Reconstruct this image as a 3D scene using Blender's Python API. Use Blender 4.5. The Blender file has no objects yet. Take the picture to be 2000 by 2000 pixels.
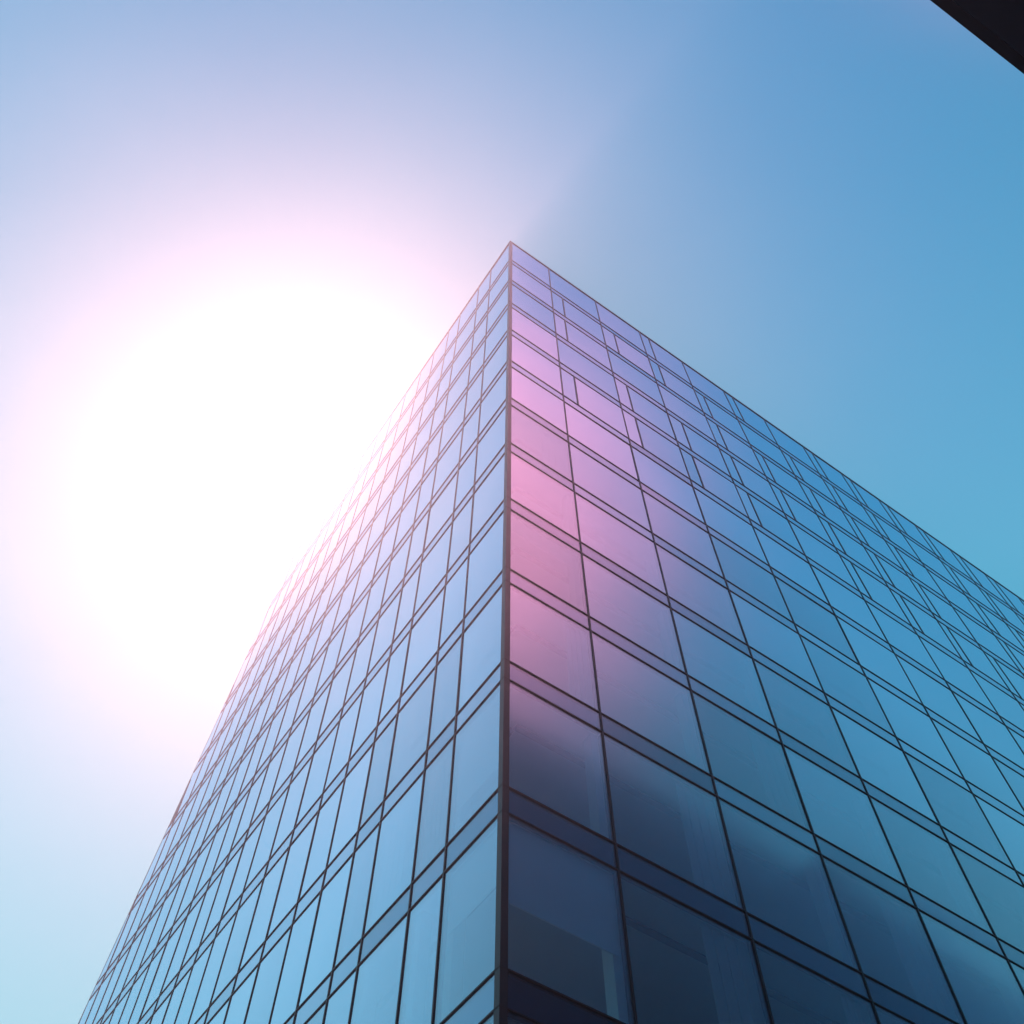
import bpy, math, random
from mathutils import Vector, Matrix

random.seed(7)
R = math.radians
scene = bpy.context.scene
COL = scene.collection

# ------------------------------------------------------------------ numbers
CAM_Z = 1.65
FOCAL = 1992.16 / 2000 * 36.0
PITCH, ROLL = R(62.091), R(0.2245)
CORNER = Vector((-0.153, 13.248, 0.0))      # the street corner of the tower
TURN = R(34.5825)                           # the tower's turn about its corner
H = 3.9                                     # storey height
Z0 = CAM_Z + 10.3864                        # height of storey line 0
SP = 0.66                                   # spandrel band height
K0, K1 = -2, 12                             # first storey line, roof line
LEN_R = 47.0                                # length of the right hand face
SUN_AZ, SUN_EL = R(-24.1), R(61.65)


def zk(k):
    return Z0 + H * k


def y_end(z):                               # the far end of the left face leans in
    return 26.5 + (10.6 - (z - Z0) / H) * 0.95


# ------------------------------------------------------------------ materials
def new_mat(name):
    m = bpy.data.materials.new(name)
    m.use_nodes = True
    nt = m.node_tree
    nt.nodes.clear()
    return m, nt


def N(nt, kind, **kw):
    n = nt.nodes.new(kind)
    for k, v in kw.items():
        setattr(n, k, v)
    return n


def math_node(nt, op, a, b=None, clamp=False):
    n = N(nt, 'ShaderNodeMath', operation=op, use_clamp=clamp)
    for i, v in enumerate((a, b)):
        if v is None:
            continue
        if isinstance(v, (int, float)):
            n.inputs[i].default_value = v
        else:
            nt.links.new(v, n.inputs[i])
    return n.outputs[0]


def glass_mat(name, f0, clear, gloss, var=0.25):
    """coated facade glass: a thin sheet that mirrors more the flatter one looks along it"""
    m, nt = new_mat(name)
    L = nt.links.new
    out = N(nt, 'ShaderNodeOutputMaterial')
    lw = N(nt, 'ShaderNodeLayerWeight')
    lw.inputs['Blend'].default_value = 0.5
    p5 = math_node(nt, 'POWER', lw.outputs['Facing'], 3.6)
    info = N(nt, 'ShaderNodeObjectInfo')
    geo = N(nt, 'ShaderNodeNewGeometry')
    rnd = math_node(nt, 'FRACT', math_node(nt, 'ADD', math_node(nt, 'MULTIPLY', info.outputs['Random'], 7.3),
                                           geo.outputs['Random Per Island']))
    sc = math_node(nt, 'MULTIPLY', p5, 3.3)
    sc = math_node(nt, 'MULTIPLY', sc, math_node(nt, 'ADD', math_node(nt, 'MULTIPLY', rnd, 0.34), 0.72))
    fac = math_node(nt, 'ADD', sc, f0, clamp=True)
    # per pane coating difference
    k = math_node(nt, 'ADD', math_node(nt, 'MULTIPLY', rnd, var), 1.0 - var)
    tint = N(nt, 'ShaderNodeMix', data_type='RGBA', blend_type='MULTIPLY')
    tint.inputs['Factor'].default_value = 1.0
    tint.inputs['A'].default_value = (*clear, 1)
    comb = N(nt, 'ShaderNodeCombineColor')
    for i in range(3):
        L(k, comb.inputs[i])
    L(comb.outputs[0], tint.inputs['B'])
    tr = N(nt, 'ShaderNodeBsdfTransparent')
    L(tint.outputs['Result'], tr.inputs['Color'])
    gl = N(nt, 'ShaderNodeBsdfGlossy')
    gl.inputs['Roughness'].default_value = 0.13
    gl.inputs['Color'].default_value = (*gloss, 1)
    # faint rolling of the glass
    tc = N(nt, 'ShaderNodeTexCoord')
    no = N(nt, 'ShaderNodeTexNoise')
    no.inputs['Scale'].default_value = 0.55
    no.inputs['Detail'].default_value = 1.0
    L(tc.outputs['Object'], no.inputs['Vector'])
    bp = N(nt, 'ShaderNodeBump')
    bp.inputs['Strength'].default_value = 0.07
    bp.inputs['Distance'].default_value = 0.06
    L(no.outputs['Fac'], bp.inputs['Height'])
    wn = N(nt, 'ShaderNodeTexWhiteNoise', noise_dimensions='1D')
    L(rnd, wn.inputs['W'])
    off = N(nt, 'ShaderNodeVectorMath', operation='SUBTRACT')
    L(wn.outputs['Color'], off.inputs[0])
    off.inputs[1].default_value = (0.5, 0.5, 0.5)
    scl = N(nt, 'ShaderNodeVectorMath', operation='SCALE')
    L(off.outputs[0], scl.inputs[0])
    scl.inputs['Scale'].default_value = 0.02
    addv = N(nt, 'ShaderNodeVectorMath', operation='ADD')
    L(bp.outputs['Normal'], addv.inputs[0])
    L(scl.outputs[0], addv.inputs[1])
    nrm = N(nt, 'ShaderNodeVectorMath', operation='NORMALIZE')
    L(addv.outputs[0], nrm.inputs[0])
    L(nrm.outputs[0], gl.inputs['Normal'])
    mix = N(nt, 'ShaderNodeMixShader')
    L(fac, mix.inputs[0])
    L(tr.outputs[0], mix.inputs[1])
    L(gl.outputs[0], mix.inputs[2])
    L(mix.outputs[0], out.inputs['Surface'])
    return m


def solid_mat(name, col, rough=0.5, metal=0.0, noise=0.15, scale=1.5, spec=0.5):
    m, nt = new_mat(name)
    L = nt.links.new
    out = N(nt, 'ShaderNodeOutputMaterial')
    b = N(nt, 'ShaderNodeBsdfPrincipled')
    b.inputs['Roughness'].default_value = rough
    b.inputs['Metallic'].default_value = metal
    b.inputs['Specular IOR Level'].default_value = spec
    tc = N(nt, 'ShaderNodeTexCoord')
    no = N(nt, 'ShaderNodeTexNoise')
    no.inputs['Scale'].default_value = scale
    no.inputs['Detail'].default_value = 5.0
    L(tc.outputs['Object'], no.inputs['Vector'])
    mix = N(nt, 'ShaderNodeMix', data_type='RGBA')
    L(no.outputs['Fac'], mix.inputs['Factor'])
    mix.inputs['A'].default_value = (*[c * (1 - noise) for c in col], 1)
    mix.inputs['B'].default_value = (*[c * (1 + noise) for c in col], 1)
    L(mix.outputs['Result'], b.inputs['Base Color'])
    L(b.outputs[0], out.inputs['Surface'])
    return m


M = dict(
    glass=glass_mat('vision_glass', 0.03, (0.88, 0.95, 0.99), (0.66, 0.83, 1.0)),
    spglass=glass_mat('spandrel_glass', 0.02, (0.50, 0.70, 0.82), (0.58, 0.73, 0.90), 0.15),
    metal=solid_mat('dark_navy_aluminium', (0.014, 0.017, 0.03), 0.35, 0.0, 0.2, 3.0, 0.2),
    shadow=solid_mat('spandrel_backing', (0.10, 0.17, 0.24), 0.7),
    slab=solid_mat('white_ceiling', (0.55, 0.58, 0.60), 0.8, 0, 0.06),
    slot=solid_mat('dark_ceiling_slot', (0.03, 0.035, 0.045), 0.6),
    column=solid_mat('painted_column', (0.78, 0.80, 0.80), 0.6, 0, 0.05),
    core=solid_mat('inner_wall', (0.50, 0.54, 0.58), 0.8, 0, 0.1, 0.4),
    blind=solid_mat('blind_fabric', (0.8, 0.8, 0.8), 0.85, 0, 0.04, 6.0),
    concrete=solid_mat('roof_concrete', (0.30, 0.30, 0.29), 0.9, 0, 0.2, 0.8),
    paving=solid_mat('stone_paving', (0.26, 0.25, 0.24), 0.85, 0, 0.25, 0.9),
    asphalt=solid_mat('asphalt', (0.05, 0.05, 0.052), 0.9, 0, 0.3, 2.5),
    darkglass=solid_mat('dark_window', (0.003, 0.11, 0.28), 0.08, 0, 0.2, 0.5, 0.6),
    navy=solid_mat('navy_cladding', (0.004, 0.085, 0.22), 0.5, 0, 0.2, 0.3, 0.4),
    fin=solid_mat('grey_fin', (0.22, 0.34, 0.44), 0.5, 0, 0.1, 0.5),
    soffit=solid_mat('dark_soffit', (0.006, 0.011, 0.024), 0.55, 0, 0.3, 0.8, 0.3),
    black=solid_mat('black_panel', (0.006, 0.007, 0.010), 0.7, 0, 0.3, 0.7, 0.1),
    trim=solid_mat('black_trim', (0.009, 0.011, 0.016), 0.7, 0, 0.2, 2.0, 0.1),
)


# ------------------------------------------------------------------ mesh helpers
class MB:
    def __init__(self):
        self.v, self.f, self.m = [], [], []

    def prism(self, pts, mi=0):
        """eight points, bottom ring then top ring"""
        b = len(self.v)
        self.v += [tuple(p) for p in pts]
        for q in ((3, 2, 1, 0), (4, 5, 6, 7), (0, 1, 5, 4), (1, 2, 6, 5), (2, 3, 7, 6), (3, 0, 4, 7)):
            self.f.append(tuple(b + i for i in q))
            self.m.append(mi)

    def box(self, x0, x1, y0, y1, z0, z1, mi=0):
        self.prism([(x0, y0, z0), (x1, y0, z0), (x1, y1, z0), (x0, y1, z0),
                    (x0, y0, z1), (x1, y0, z1), (x1, y1, z1), (x0, y1, z1)], mi)

    def build(self, name, mats, parent=None, loc=None):
        me = bpy.data.meshes.new(name)
        me.from_pydata(self.v, [], self.f)
        for mm in (mats if isinstance(mats, (list, tuple)) else [mats]):
            me.materials.append(mm)
        me.polygons.foreach_set('material_index', self.m)
        me.update()
        o = bpy.data.objects.new(name, me)
        COL.objects.link(o)
        if parent:
            o.parent = parent
        if loc:
            o.location = loc
        return o


def empty(name, loc, rz=0.0):
    o = bpy.data.objects.new(name, None)
    COL.objects.link(o)
    o.location = loc
    o.rotation_euler = (0, 0, rz)
    o.empty_display_size = 0.5
    return o


def tag(o, label=None, cat=None, group=None, kind=None):
    for k, v in (('label', label), ('category', cat), ('group', group), ('kind', kind)):
        if v:
            o[k] = v
    return o


# ------------------------------------------------------------------ setting
g = MB()
g.box(-380, 380, -380, 380, -0.6, -0.004)
tag(g.build('ground', M['paving']), 'grey stone paving around the glass tower', 'ground', kind='structure')
rd = MB()
rd.box(-300, 300, -16.0, -5.0, -0.12, 0.0)
o = rd.build('road', M['asphalt'])
o.rotation_euler = (0, 0, TURN)
tag(o, 'asphalt street behind the viewpoint', 'road', kind='structure')

# ------------------------------------------------------------------ the tower
tower = empty('office_tower', CORNER, TURN)
tag(tower, 'tall glass office tower with dark mullion grid, seen from below at its sharp corner', 'tower')
# local axes: x along the right hand face (outside is -y), y along the left hand face (outside is -x)
mulR = [2.62, 5.9] + [9.09 + 3.18 * i for i in range(12)]
mulL = [1.92, 3.15, 5.05, 6.25, 7.8, 9.25, 10.95, 12.5, 14.15, 15.65, 17.1, 18.5, 20.0, 21.6, 23.0, 24.55,
        26.1, 27.65, 29.2, 30.75, 32.3, 33.85, 35.4, 36.95]
POST = 0.135
GIN, GOUT = 0.03, 0.010                    # glass sheet sits this far behind the wall plane


def clip_top(y):                            # the height at which the leaning far end passes y
    return Z0 + H * (10.6 - (y - 26.5) / 0.95)


def face_prism(mb, face, s0, s1, d0, d1, za, zb, mi=0, s1t=None):
    """a block on a face: s along it, d inwards from the wall plane, s1t = other far edge at its top"""
    t = s1 if s1t is None else s1t
    if face == 'R':
        ring = lambda z, e: [(s0, d0, z), (e, d0, z), (e, d1, z), (s0, d1, z)]
    else:
        ring = lambda z, e: [(d0, s0, z), (d1, s0, z), (d1, e, z), (d0, e, z)]
    mb.prism(ring(za, s1) + ring(zb, t), mi)


class Pane:
    pass


panes, spans = [], []
cam_loc = Vector((0, 0, CAM_Z))
cam_rot = Matrix.Rotation(0, 3, 'Z')
fw = Vector((0, math.cos(PITCH), math.sin(PITCH)))
up0 = Vector((0, -math.sin(PITCH), math.cos(PITCH)))
rt0 = Vector((1, 0, 0))
rt = rt0 * math.cos(ROLL) + up0 * math.sin(ROLL)
up = -rt0 * math.sin(ROLL) + up0 * math.cos(ROLL)
tower_m = Matrix.Translation(CORNER) @ Matrix.Rotation(TURN, 4, 'Z')


def seen_area(face, s0, s1, za, zb):
    pts = []
    for s, z in ((s0, za), (s1, za), (s1, zb), (s0, zb)):
        p = tower_m @ Vector((s, 0, z) if face == 'R' else (0, s, z)) - cam_loc
        d = p.dot(fw)
        if d < 0.5:
            return 0.0
        pts.append((min(max(p.dot(rt) / d * 0.996, -0.5), 0.5), min(max(p.dot(up) / d * 0.996, -0.5), 0.5)))
    a = 0
    for i in range(4):
        (xa, ya), (xb, yb) = pts[i], pts[(i + 1) % 4]
        a += xa * yb - xb * ya
    return abs(a) / 2


minor = []                                  # slim extra bars that split bays of the upper storeys
rows = list(range(K0, K1))
for face, muls, last in (('R', mulR, LEN_R), ('L', mulL, None)):
    edges = [POST] + muls
    for k in rows:
        za, zb = zk(k), zk(k + 1)
        top = (k == K1 - 1)
        zs = zb - (0.09 if top else SP)
        for i, s0 in enumerate(edges):
            end = last if last else y_end(zs)
            s1 = edges[i + 1] if i + 1 < len(edges) else 1e9
            for lo, hi, store in ((za, zs, panes), (zs, zb, spans)):
                if store is spans and top:
                    continue
                e0 = last if last else y_end(lo)
                e1 = last if last else y_end(hi)
                if s0 >= min(e0, e1) - 0.15:
                    continue
                cuts = [(s0, min(s1, e0), min(s1, e1))]
                if store is panes and face == 'R' and s0 > 1 and k >= 7 and random.random() < 0.72 and s1 < 1e8:
                    c = s0 + 0.74 + random.choice((0, 0, 0.12, -0.06))
                    cuts = [(s0, c, c), (c, s1, s1)]
                    minor.append((face, c, lo, hi))
                for a, b, bt in cuts:
                    p = Pane()
                    p.face, p.s0, p.s1, p.s1t, p.lo, p.hi, p.k = face, a, b, bt, lo, hi, k
                    p.area = seen_area(face, a, b, lo, hi)
                    store.append(p)


def pane_geometry(p, mb, g=0.02, inset=0.0):
    face_prism(mb, p.face, p.s0 + g, p.s1 - g, GOUT + inset, GIN + inset, p.lo + 0.02, p.hi - 0.02, 0, p.s1t - g)


def blind_geometry(p, mb):
    """a roller blind or a drawn curtain a hand's width behind the pane"""
    if p.kind == 'roller':
        drop = p.hi - (p.hi - p.lo) * p.amount
        w = p.s1 - p.s0
        if w < 0.3 or abs(p.s1 - p.s1t) > 0.01:
            return
        face_prism(mb, p.face, p.s0 + 0.06, p.s1 - 0.06, 0.16, 0.172, drop, p.hi - 0.02)
        face_prism(mb, p.face, p.s0 + 0.06, p.s1 - 0.06, 0.155, 0.18, drop - 0.03, drop)
    else:
        n = 7
        w = min(p.amount * 1.1, (p.s1 - p.s0) * 0.6)
        for j in range(n):
            a = p.s1 - 0.1 - w * (j + 1) / n
            face_prism(mb, p.face, a, a + w / n * 0.97, 0.20 + 0.03 * (j % 2), 0.225 + 0.03 * (j % 2), p.lo + 0.05, p.hi - 0.02)


for p in panes:
    r = random.random()
    p.kind = None
    if p.k == K1 - 1 or p.s1 - p.s0 < 0.9:
        continue
    if r < 0.22:
        p.kind, p.amount = 'roller', random.choice((0.25, 0.4, 0.55, 0.7, 1.0 - 0.03))
    elif r < 0.52:
        p.kind, p.amount = 'curtain', random.uniform(0.4, 1.0)

panes.sort(key=lambda p: -p.area)
spans.sort(key=lambda p: -p.area)
rest_g, rest_b = MB(), MB()
for i, p in enumerate(panes):
    if i < 100:
        # each window has its own origin, so that it can sit a hair out of true like real glazing
        mb = MB()
        pane_geometry(p, mb)
        c = Vector(mb.v[0])
        mb.v = [tuple(Vector(v) - c) for v in mb.v]
        w = mb.build('window', M['glass'], tower, c)
        tilt = random.gauss(0, 0.0012)
        w.rotation_euler = (0, 0, tilt)
        if p.kind:
            bb = MB()
            blind_geometry(p, bb)
            if bb.v:
                bb.v = [tuple(Vector(v) - c) for v in bb.v]
                bo = bb.build('blind' if p.kind == 'roller' else 'curtain', M['blind'], w)
    else:
        pane_geometry(p, rest_g)
        if p.kind:
            blind_geometry(p, rest_b)
tag(rest_g.build('window_glazing', M['glass'], tower), kind='stuff')
tag(rest_b.build('blinds', M['blind'], tower), kind='stuff')

rest_s = MB()
for i, p in enumerate(spans):
    mb = MB() if i < 100 else rest_s
    pane_geometry(p, mb)
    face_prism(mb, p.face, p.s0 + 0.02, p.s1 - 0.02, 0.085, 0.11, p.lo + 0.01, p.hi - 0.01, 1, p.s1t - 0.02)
    if i < 100:
        mb.build('spandrel_panel', [M['spglass'], M['shadow']], tower)
tag(rest_s.build('spandrel_band', [M['spglass'], M['shadow']], tower), kind='stuff')

# ground storey glazing
gf = MB()
for face, muls in (('R', mulR), ('L', mulL)):
    ed = [POST] + muls
    for a, b in zip(ed, ed[1:]):
        face_prism(gf, face, a + 0.02, b - 0.02, GOUT, GIN, 0.25, zk(K0) - 0.06)
    face_prism(gf, face, POST, LEN_R if face == 'R' else 38.5, -0.03, 0.12, 0.0, 0.25, 1)
gf.build('lobby_glazing', [M['glass'], M['metal']], tower)

# corner post and mullions
mb = MB()
mb.box(-0.010, POST, -0.010, POST, 0, zk(K1))
mb.build('corner_post', M['metal'], tower)
MW = 0.023
for s in mulR:
    mb = MB()
    face_prism(mb, 'R', s - MW, s + MW, -0.013, 0.15, 0, zk(K1) - 0.07)
    mb.build('mullion', M['metal'], tower)
for s in mulL:
    zt = min(zk(K1) - 0.07, clip_top(s) - 0.2)
    mb = MB()
    face_prism(mb, 'L', s - MW * 0.85, s + MW * 0.85, -0.013, 0.15, 0, zt)
    mb.build('mullion', M['metal'], tower)
for i, (face, s, lo, hi) in enumerate(sorted(minor, key=lambda q: q[1])):
    if i < 99:
        mb = MB()
    elif i == 99:
        mb = MB()
        rest_m = mb
    else:
        mb = rest_m
    face_prism(mb, face, s - 0.03, s + 0.03, -0.014, 0.1, lo + 0.03, hi - 0.03)
    if i < 99:
        mb.build('vent_mullion', M['metal'], tower)
if len(minor) > 99:
    tag(rest_m.build('vent_mullion_set', M['metal'], tower), kind='stuff')

# transoms: a pair at every storey line
TH = 0.0135
for k in range(K0, K1):
    for zc in ((zk(k), zk(k) - SP) if k > K0 else (zk(k),)):
        for face in 'RL':
            e = LEN_R if face == 'R' else y_end(zc)
            mb = MB()
            face_prism(mb, face, -0.016 if face == 'R' else -0.008, e, -0.016, 0.13, zc - TH, zc + TH)
            mb.build('transom', M['metal'], tower)
# roof edge
zt = zk(K1)
for face in 'RL':
    mb = MB()
    face_prism(mb, face, -0.03 if face == 'R' else 0.3, LEN_R if face == 'R' else y_end(zt), -0.03, 0.3, zt - 0.07, zt + 0.03)
    mb.build('coping', M['metal'], tower)
mb = MB()
ye = y_end(zt)
mb.box(0.35, LEN_R, 0.35, ye, zt - 1.5, zt - 1.2)
mb.build('roof', M['concrete'], tower)

# floors, ceilings with the dark slot along the glass
for k in range(K0, K1):
    z1, z0 = zk(k) - 0.06, zk(k) - SP + 0.05
    mb = MB()
    e = y_end(zk(k)) - 0.2
    mb.box(0.13, LEN_R - 0.2, 0.13, e, z0, z1, 0)
    # slot strips hang 2 cm under the ceiling
    mb.box(0.98, LEN_R - 0.3, 0.92, 1.06, z0 - 0.06, z0 + 0.01, 1)
    mb.box(0.90, 1.02, 1.08, e - 0.3, z0 - 0.06, z0 + 0.01, 1)
    mb.build('floor_slab', [M['slab'], M['slot']], tower)
for s in mulR:
    mb = MB()
    face_prism(mb, 'R', s - 0.16, s + 0.16, 0.22, 0.50, 0, zt - 1.6)
    mb.build('inner_column', M['column'], tower)
for s in mulL:
    zz = min(zt - 1.6, clip_top(s + 0.4) - 0.4)
    mb = MB()
    face_prism(mb, 'L', s - 0.13, s + 0.13, 0.22, 0.46, 0, zz)
    mb.build('inner_column', M['column'], tower)
mb = MB()
mb.prism([(6, 6, 0), (LEN_R - 1, 6, 0), (LEN_R - 1, 30, 0), (6, 30, 0),
          (6, 6, zt - 1.55), (LEN_R - 1, 6, zt - 1.55), (LEN_R - 1, 22, zt - 1.55), (6, 22, zt - 1.55)])
mb.build('core_wall', M['core'], tower)
mb = MB()
ya, yb = y_end(0), y_end(zt)
mb.prism([(0.02, ya - 0.05, 0), (LEN_R, ya - 0.05, 0), (LEN_R, ya + 0.25, 0), (0.02, ya + 0.25, 0),
          (0.02, yb - 0.05, zt), (LEN_R, yb - 0.05, zt), (LEN_R, yb + 0.25, zt), (0.02, yb + 0.25, zt)])
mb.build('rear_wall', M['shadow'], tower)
mb = MB()
mb.prism([(LEN_R, 0.05, 0), (LEN_R + 0.3, 0.05, 0), (LEN_R + 0.3, ya, 0), (LEN_R, ya, 0),
          (LEN_R, 0.05, zt), (LEN_R + 0.3, 0.05, zt), (LEN_R + 0.3, yb, zt), (LEN_R, yb, zt)])
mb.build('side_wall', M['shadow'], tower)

# ------------------------------------------------------------------ the dark building across the street, its roof slab at the top right
HC = 10.0
pa = Vector((0.36416, 0.02061, 0)) * HC
pb = Vector((0.46088, 0.08021, 0)) * HC
ang = math.atan2((pb - pa).y, (pb - pa).x)
can = empty('dark_building', (pa.x, pa.y, 0), ang)
tag(can, 'black building whose straight roof edge cuts across the top right sky', 'building')
zc = CAM_Z + HC
X0, X1, Y1 = -9.0, 14.0, -8.6               # local: x along the edge, -y away from the tower
mb = MB()                                    # the slab edge rakes back, so that only its under side shows
mb.prism([(X0, Y1, zc), (X1, Y1, zc), (X1, 0, zc), (X0, 0, zc),
          (X0, Y1, zc + 0.5), (X1, Y1, zc + 0.5), (X1, -0.7, zc + 0.5), (X0, -0.7, zc + 0.5)])
mb.build('roof_slab', M['black'], can)
nx = 8
mb = MB()
for i in range(nx):
    a = X0 + (X1 - X0) * i / nx
    b = X0 + (X1 - X0) * (i + 1) / nx
    for (ya_, yb_) in ((-3.4, -0.10), (-6.0, -3.44), (-8.4, -6.04)):
        mb.box(a + 0.02, b - 0.02, ya_, yb_, zc - 0.03, zc - 0.001)
mb.build('soffit', M['soffit'], can)
for px in (X0 + 0.6, X1 - 0.6):
    mb = MB()
    mb.box(px - 0.18, px + 0.18, -4.7, -4.34, 0, zc - 0.04)
    mb.build('post', M['trim'], can)
blocks = [(-34.0, 50.0, 53.5), (50.0, 120.0, 57.4)]
mb = MB()
for xa, xb, zz in blocks:
    mb.box(xa + 0.02, xb - 0.02, Y1 - 14.0, Y1 - 0.5, 0, zz)
mb.build('wall', M['navy'], can)
for k in range(14):
    mb = MB()
    for xa, xb, zz in blocks:
        if 4.0 * k + 3.6 < zz - 0.5:
            mb.box(xa + 0.5, xb - 0.5, Y1 - 0.5, Y1 - 0.40, 4.0 * k + 1.1, 4.0 * k + 3.6)
    mb.build('window_band', M['darkglass'], can)
mb = MB()
for xa, xb, zz in blocks:
    n = int((xb - xa) / 3.1)
    for i in range(n + 1):
        xx = xa + 0.1 + (xb - xa - 0.2) * i / n
        mb.box(xx - 0.06, xx + 0.06, Y1 - 0.5, Y1 - 0.32, 0.0, zz - 0.3)
tag(mb.build('mullion', M['fin'], can), kind='stuff')

# ------------------------------------------------------------------ haze, lit from behind by the sun
HAZE = 0.0036
m, nt = new_mat('haze_air')
out = N(nt, 'ShaderNodeOutputMaterial')
pv = N(nt, 'ShaderNodeVolumePrincipled')
pv.inputs['Color'].default_value = (1.0, 0.58, 0.68, 1)
pv.inputs['Density'].default_value = HAZE
pv.inputs['Anisotropy'].default_value = 0.80
nt.links.new(pv.outputs[0], out.inputs['Volume'])
mb = MB()
mb.box(-395, 395, -395, 395, -1.6, zt + 1.5)
hz = mb.build('haze', m)
tag(hz, 'bright pinkish haze filling the air in front of the tower', 'haze', kind='stuff')

# ------------------------------------------------------------------ light
w = bpy.data.worlds.new('World')
scene.world = w
w.use_nodes = True
nt = w.node_tree
nt.nodes.clear()
out = N(nt, 'ShaderNodeOutputWorld')
bg = N(nt, 'ShaderNodeBackground')
sky = N(nt, 'ShaderNodeTexSky', sky_type='NISHITA')
sky.sun_disc = False
sky.sun_elevation = SUN_EL
sky.sun_rotation = SUN_AZ
sky.air_density = 1.0
sky.dust_density = 0.1
sky.ozone_density = 2.0
# the air is bluer overhead and paler towards the horizon
tc = N(nt, 'ShaderNodeTexCoord')
sep = N(nt, 'ShaderNodeSeparateXYZ')
nt.links.new(tc.outputs['Generated'], sep.inputs[0])
ramp = N(nt, 'ShaderNodeValToRGB')
nt.links.new(sep.outputs['Z'], ramp.inputs[0])
el = ramp.color_ramp.elements
el[0].position, el[0].color = 0.50, (0.66, 1.42, 0.94, 1)
el[1].position, el[1].color = 0.97, (0.0, 1.06, 1.12, 1)
e2 = el.new(0.78)
e2.color = (0.40, 1.42, 1.16, 1)
tint = N(nt, 'ShaderNodeMix', data_type='RGBA', blend_type='MULTIPLY')
tint.inputs['Factor'].default_value = 1.0
nt.links.new(sky.outputs[0], tint.inputs['A'])
nt.links.new(ramp.outputs[0], tint.inputs['B'])
# pink glow added to the sky behind the viewer, to tint the mirroring glass
GLOW_AZ, GLOW_EL = R(122.0), R(60.0)
glow_dir = (math.sin(GLOW_AZ) * math.cos(GLOW_EL), math.cos(GLOW_AZ) * math.cos(GLOW_EL), math.sin(GLOW_EL))
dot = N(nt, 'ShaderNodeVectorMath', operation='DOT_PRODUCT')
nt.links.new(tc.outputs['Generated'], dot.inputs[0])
dot.inputs[1].default_value = glow_dir
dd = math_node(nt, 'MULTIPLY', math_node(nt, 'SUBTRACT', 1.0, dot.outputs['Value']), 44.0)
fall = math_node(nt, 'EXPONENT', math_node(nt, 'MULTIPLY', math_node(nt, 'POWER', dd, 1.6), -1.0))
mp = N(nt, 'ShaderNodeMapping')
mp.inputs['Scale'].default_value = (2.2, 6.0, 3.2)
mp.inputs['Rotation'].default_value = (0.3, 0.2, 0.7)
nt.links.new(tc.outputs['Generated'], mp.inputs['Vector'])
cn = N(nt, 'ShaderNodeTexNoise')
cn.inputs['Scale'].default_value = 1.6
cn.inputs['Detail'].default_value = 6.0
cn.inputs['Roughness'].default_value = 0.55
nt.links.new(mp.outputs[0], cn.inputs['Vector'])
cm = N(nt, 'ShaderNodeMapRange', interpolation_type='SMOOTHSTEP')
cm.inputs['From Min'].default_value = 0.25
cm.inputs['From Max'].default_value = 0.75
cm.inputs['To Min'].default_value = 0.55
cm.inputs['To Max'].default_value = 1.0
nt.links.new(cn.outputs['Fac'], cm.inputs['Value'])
glow_mask = math_node(nt, 'MULTIPLY', math_node(nt, 'MULTIPLY', fall, cm.outputs[0]), 0.85, clamp=True)
pink_glow = N(nt, 'ShaderNodeMix', data_type='RGBA')
nt.links.new(glow_mask, pink_glow.inputs['Factor'])
nt.links.new(tint.outputs['Result'], pink_glow.inputs['A'])
pink_glow.inputs['B'].default_value = (19.0, 5.0, 7.2, 1)
# the bright ring of hazy sky round the sun
sdot = N(nt, 'ShaderNodeVectorMath', operation='DOT_PRODUCT')
nt.links.new(tc.outputs['Generated'], sdot.inputs[0])
sdot.inputs[1].default_value = (math.sin(SUN_AZ) * math.cos(SUN_EL), math.cos(SUN_AZ) * math.cos(SUN_EL), math.sin(SUN_EL))
GH, AH = 14.0, 3.5
den = math_node(nt, 'EXPONENT', math_node(nt, 'MULTIPLY', math_node(nt, 'SUBTRACT', sdot.outputs['Value'], 1.0), GH))
hn = N(nt, 'ShaderNodeTexNoise')
hn.inputs['Scale'].default_value = 4.0
hn.inputs['Detail'].default_value = 3.0
nt.links.new(tc.outputs['Generated'], hn.inputs['Vector'])
den = math_node(nt, 'MULTIPLY', den, math_node(nt, 'ADD', math_node(nt, 'MULTIPLY', hn.outputs['Fac'], 0.4), 0.8))
hc = N(nt, 'ShaderNodeMix', data_type='RGBA')
hc.inputs['A'].default_value = (0, 0, 0, 1)
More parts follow.
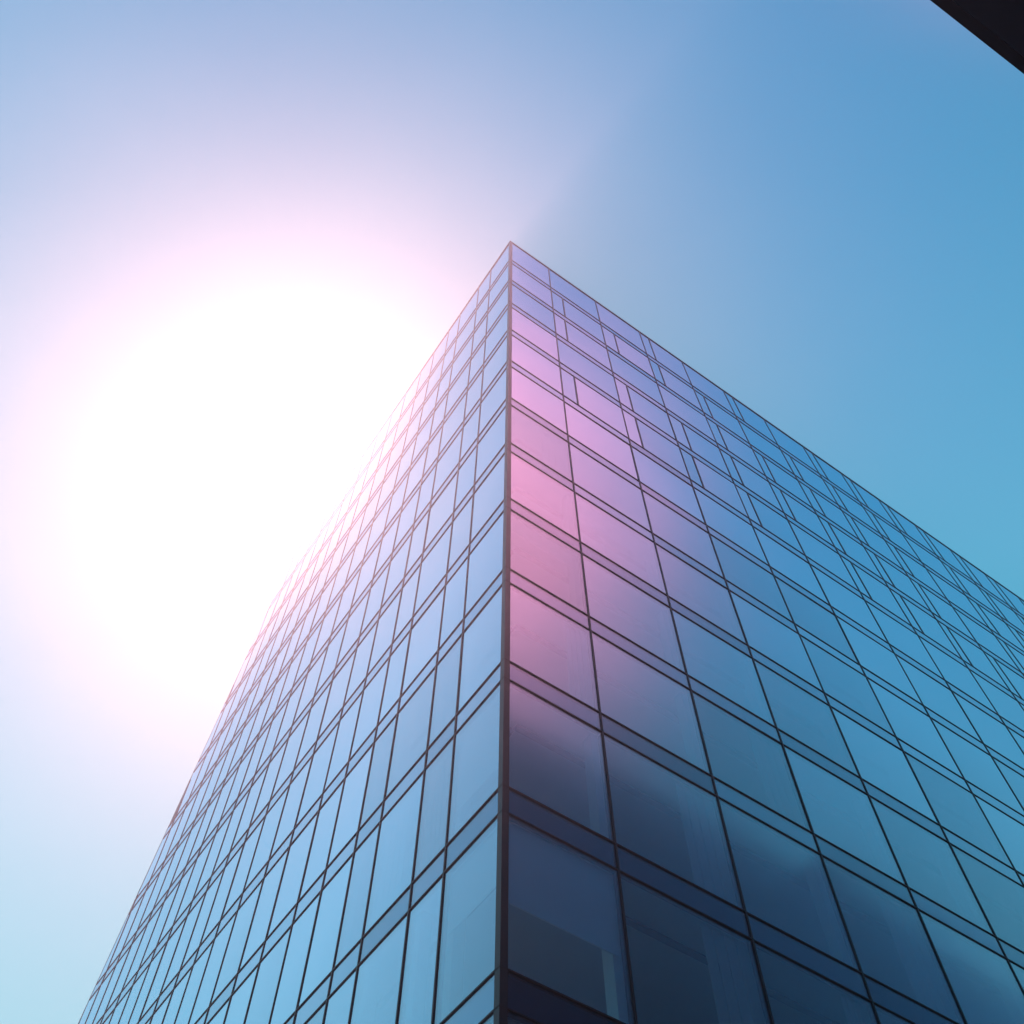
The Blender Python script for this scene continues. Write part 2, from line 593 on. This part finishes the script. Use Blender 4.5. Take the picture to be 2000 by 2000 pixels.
hc.inputs['B'].default_value = (AH, AH * 0.78, AH * 0.72, 1)
hc.clamp_factor = False
nt.links.new(den, hc.inputs['Factor'])
hs = N(nt, 'ShaderNodeMix', data_type='RGBA', blend_type='ADD')
hs.inputs['Factor'].default_value = 1.0
# thin high haze dims the blue itself close to the sun
dim = math_node(nt, 'EXPONENT', math_node(nt, 'MULTIPLY', math_node(nt, 'SUBTRACT', sdot.outputs['Value'], 1.0), 16.0))
dim = math_node(nt, 'SUBTRACT', 1.0, math_node(nt, 'MULTIPLY', dim, 0.80))
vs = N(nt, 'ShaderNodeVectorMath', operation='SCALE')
nt.links.new(pink_glow.outputs['Result'], vs.inputs[0])
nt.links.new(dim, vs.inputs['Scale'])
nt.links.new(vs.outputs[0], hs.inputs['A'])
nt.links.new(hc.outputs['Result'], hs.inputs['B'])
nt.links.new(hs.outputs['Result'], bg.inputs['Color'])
bg.inputs['Strength'].default_value = 0.12
nt.links.new(bg.outputs[0], out.inputs['Surface'])

sd = bpy.data.lights.new('sun', 'SUN')
sd.energy = 2.0
sd.angle = R(1.0)
sd.color = (1.0, 0.95, 0.90)
so = bpy.data.objects.new('sun', sd)
COL.objects.link(so)
sv = Vector((math.sin(SUN_AZ) * math.cos(SUN_EL), math.cos(SUN_AZ) * math.cos(SUN_EL), math.sin(SUN_EL)))
so.rotation_euler = sv.to_track_quat('Z', 'Y').to_euler()
so.location = sv * 150

# ------------------------------------------------------------------ camera
cd = bpy.data.cameras.new('camera')
cd.sensor_width = 36.0
cd.lens = FOCAL
cd.clip_end = 3000
co = bpy.data.objects.new('camera', cd)
COL.objects.link(co)
mat = Matrix((rt, up, -fw)).transposed().to_4x4()
mat.translation = cam_loc
co.matrix_world = mat
scene.camera = co

scene.view_settings.view_transform = 'Standard'
scene.view_settings.look = 'None'
scene.view_settings.exposure = 0.56
scene.view_settings.gamma = 1.0
scene.cycles.max_bounces = 8
scene.cycles.transparent_max_bounces = 16
scene.cycles.glossy_bounces = 4
scene.cycles.volume_bounces = 0
scene.cycles.use_denoising = True
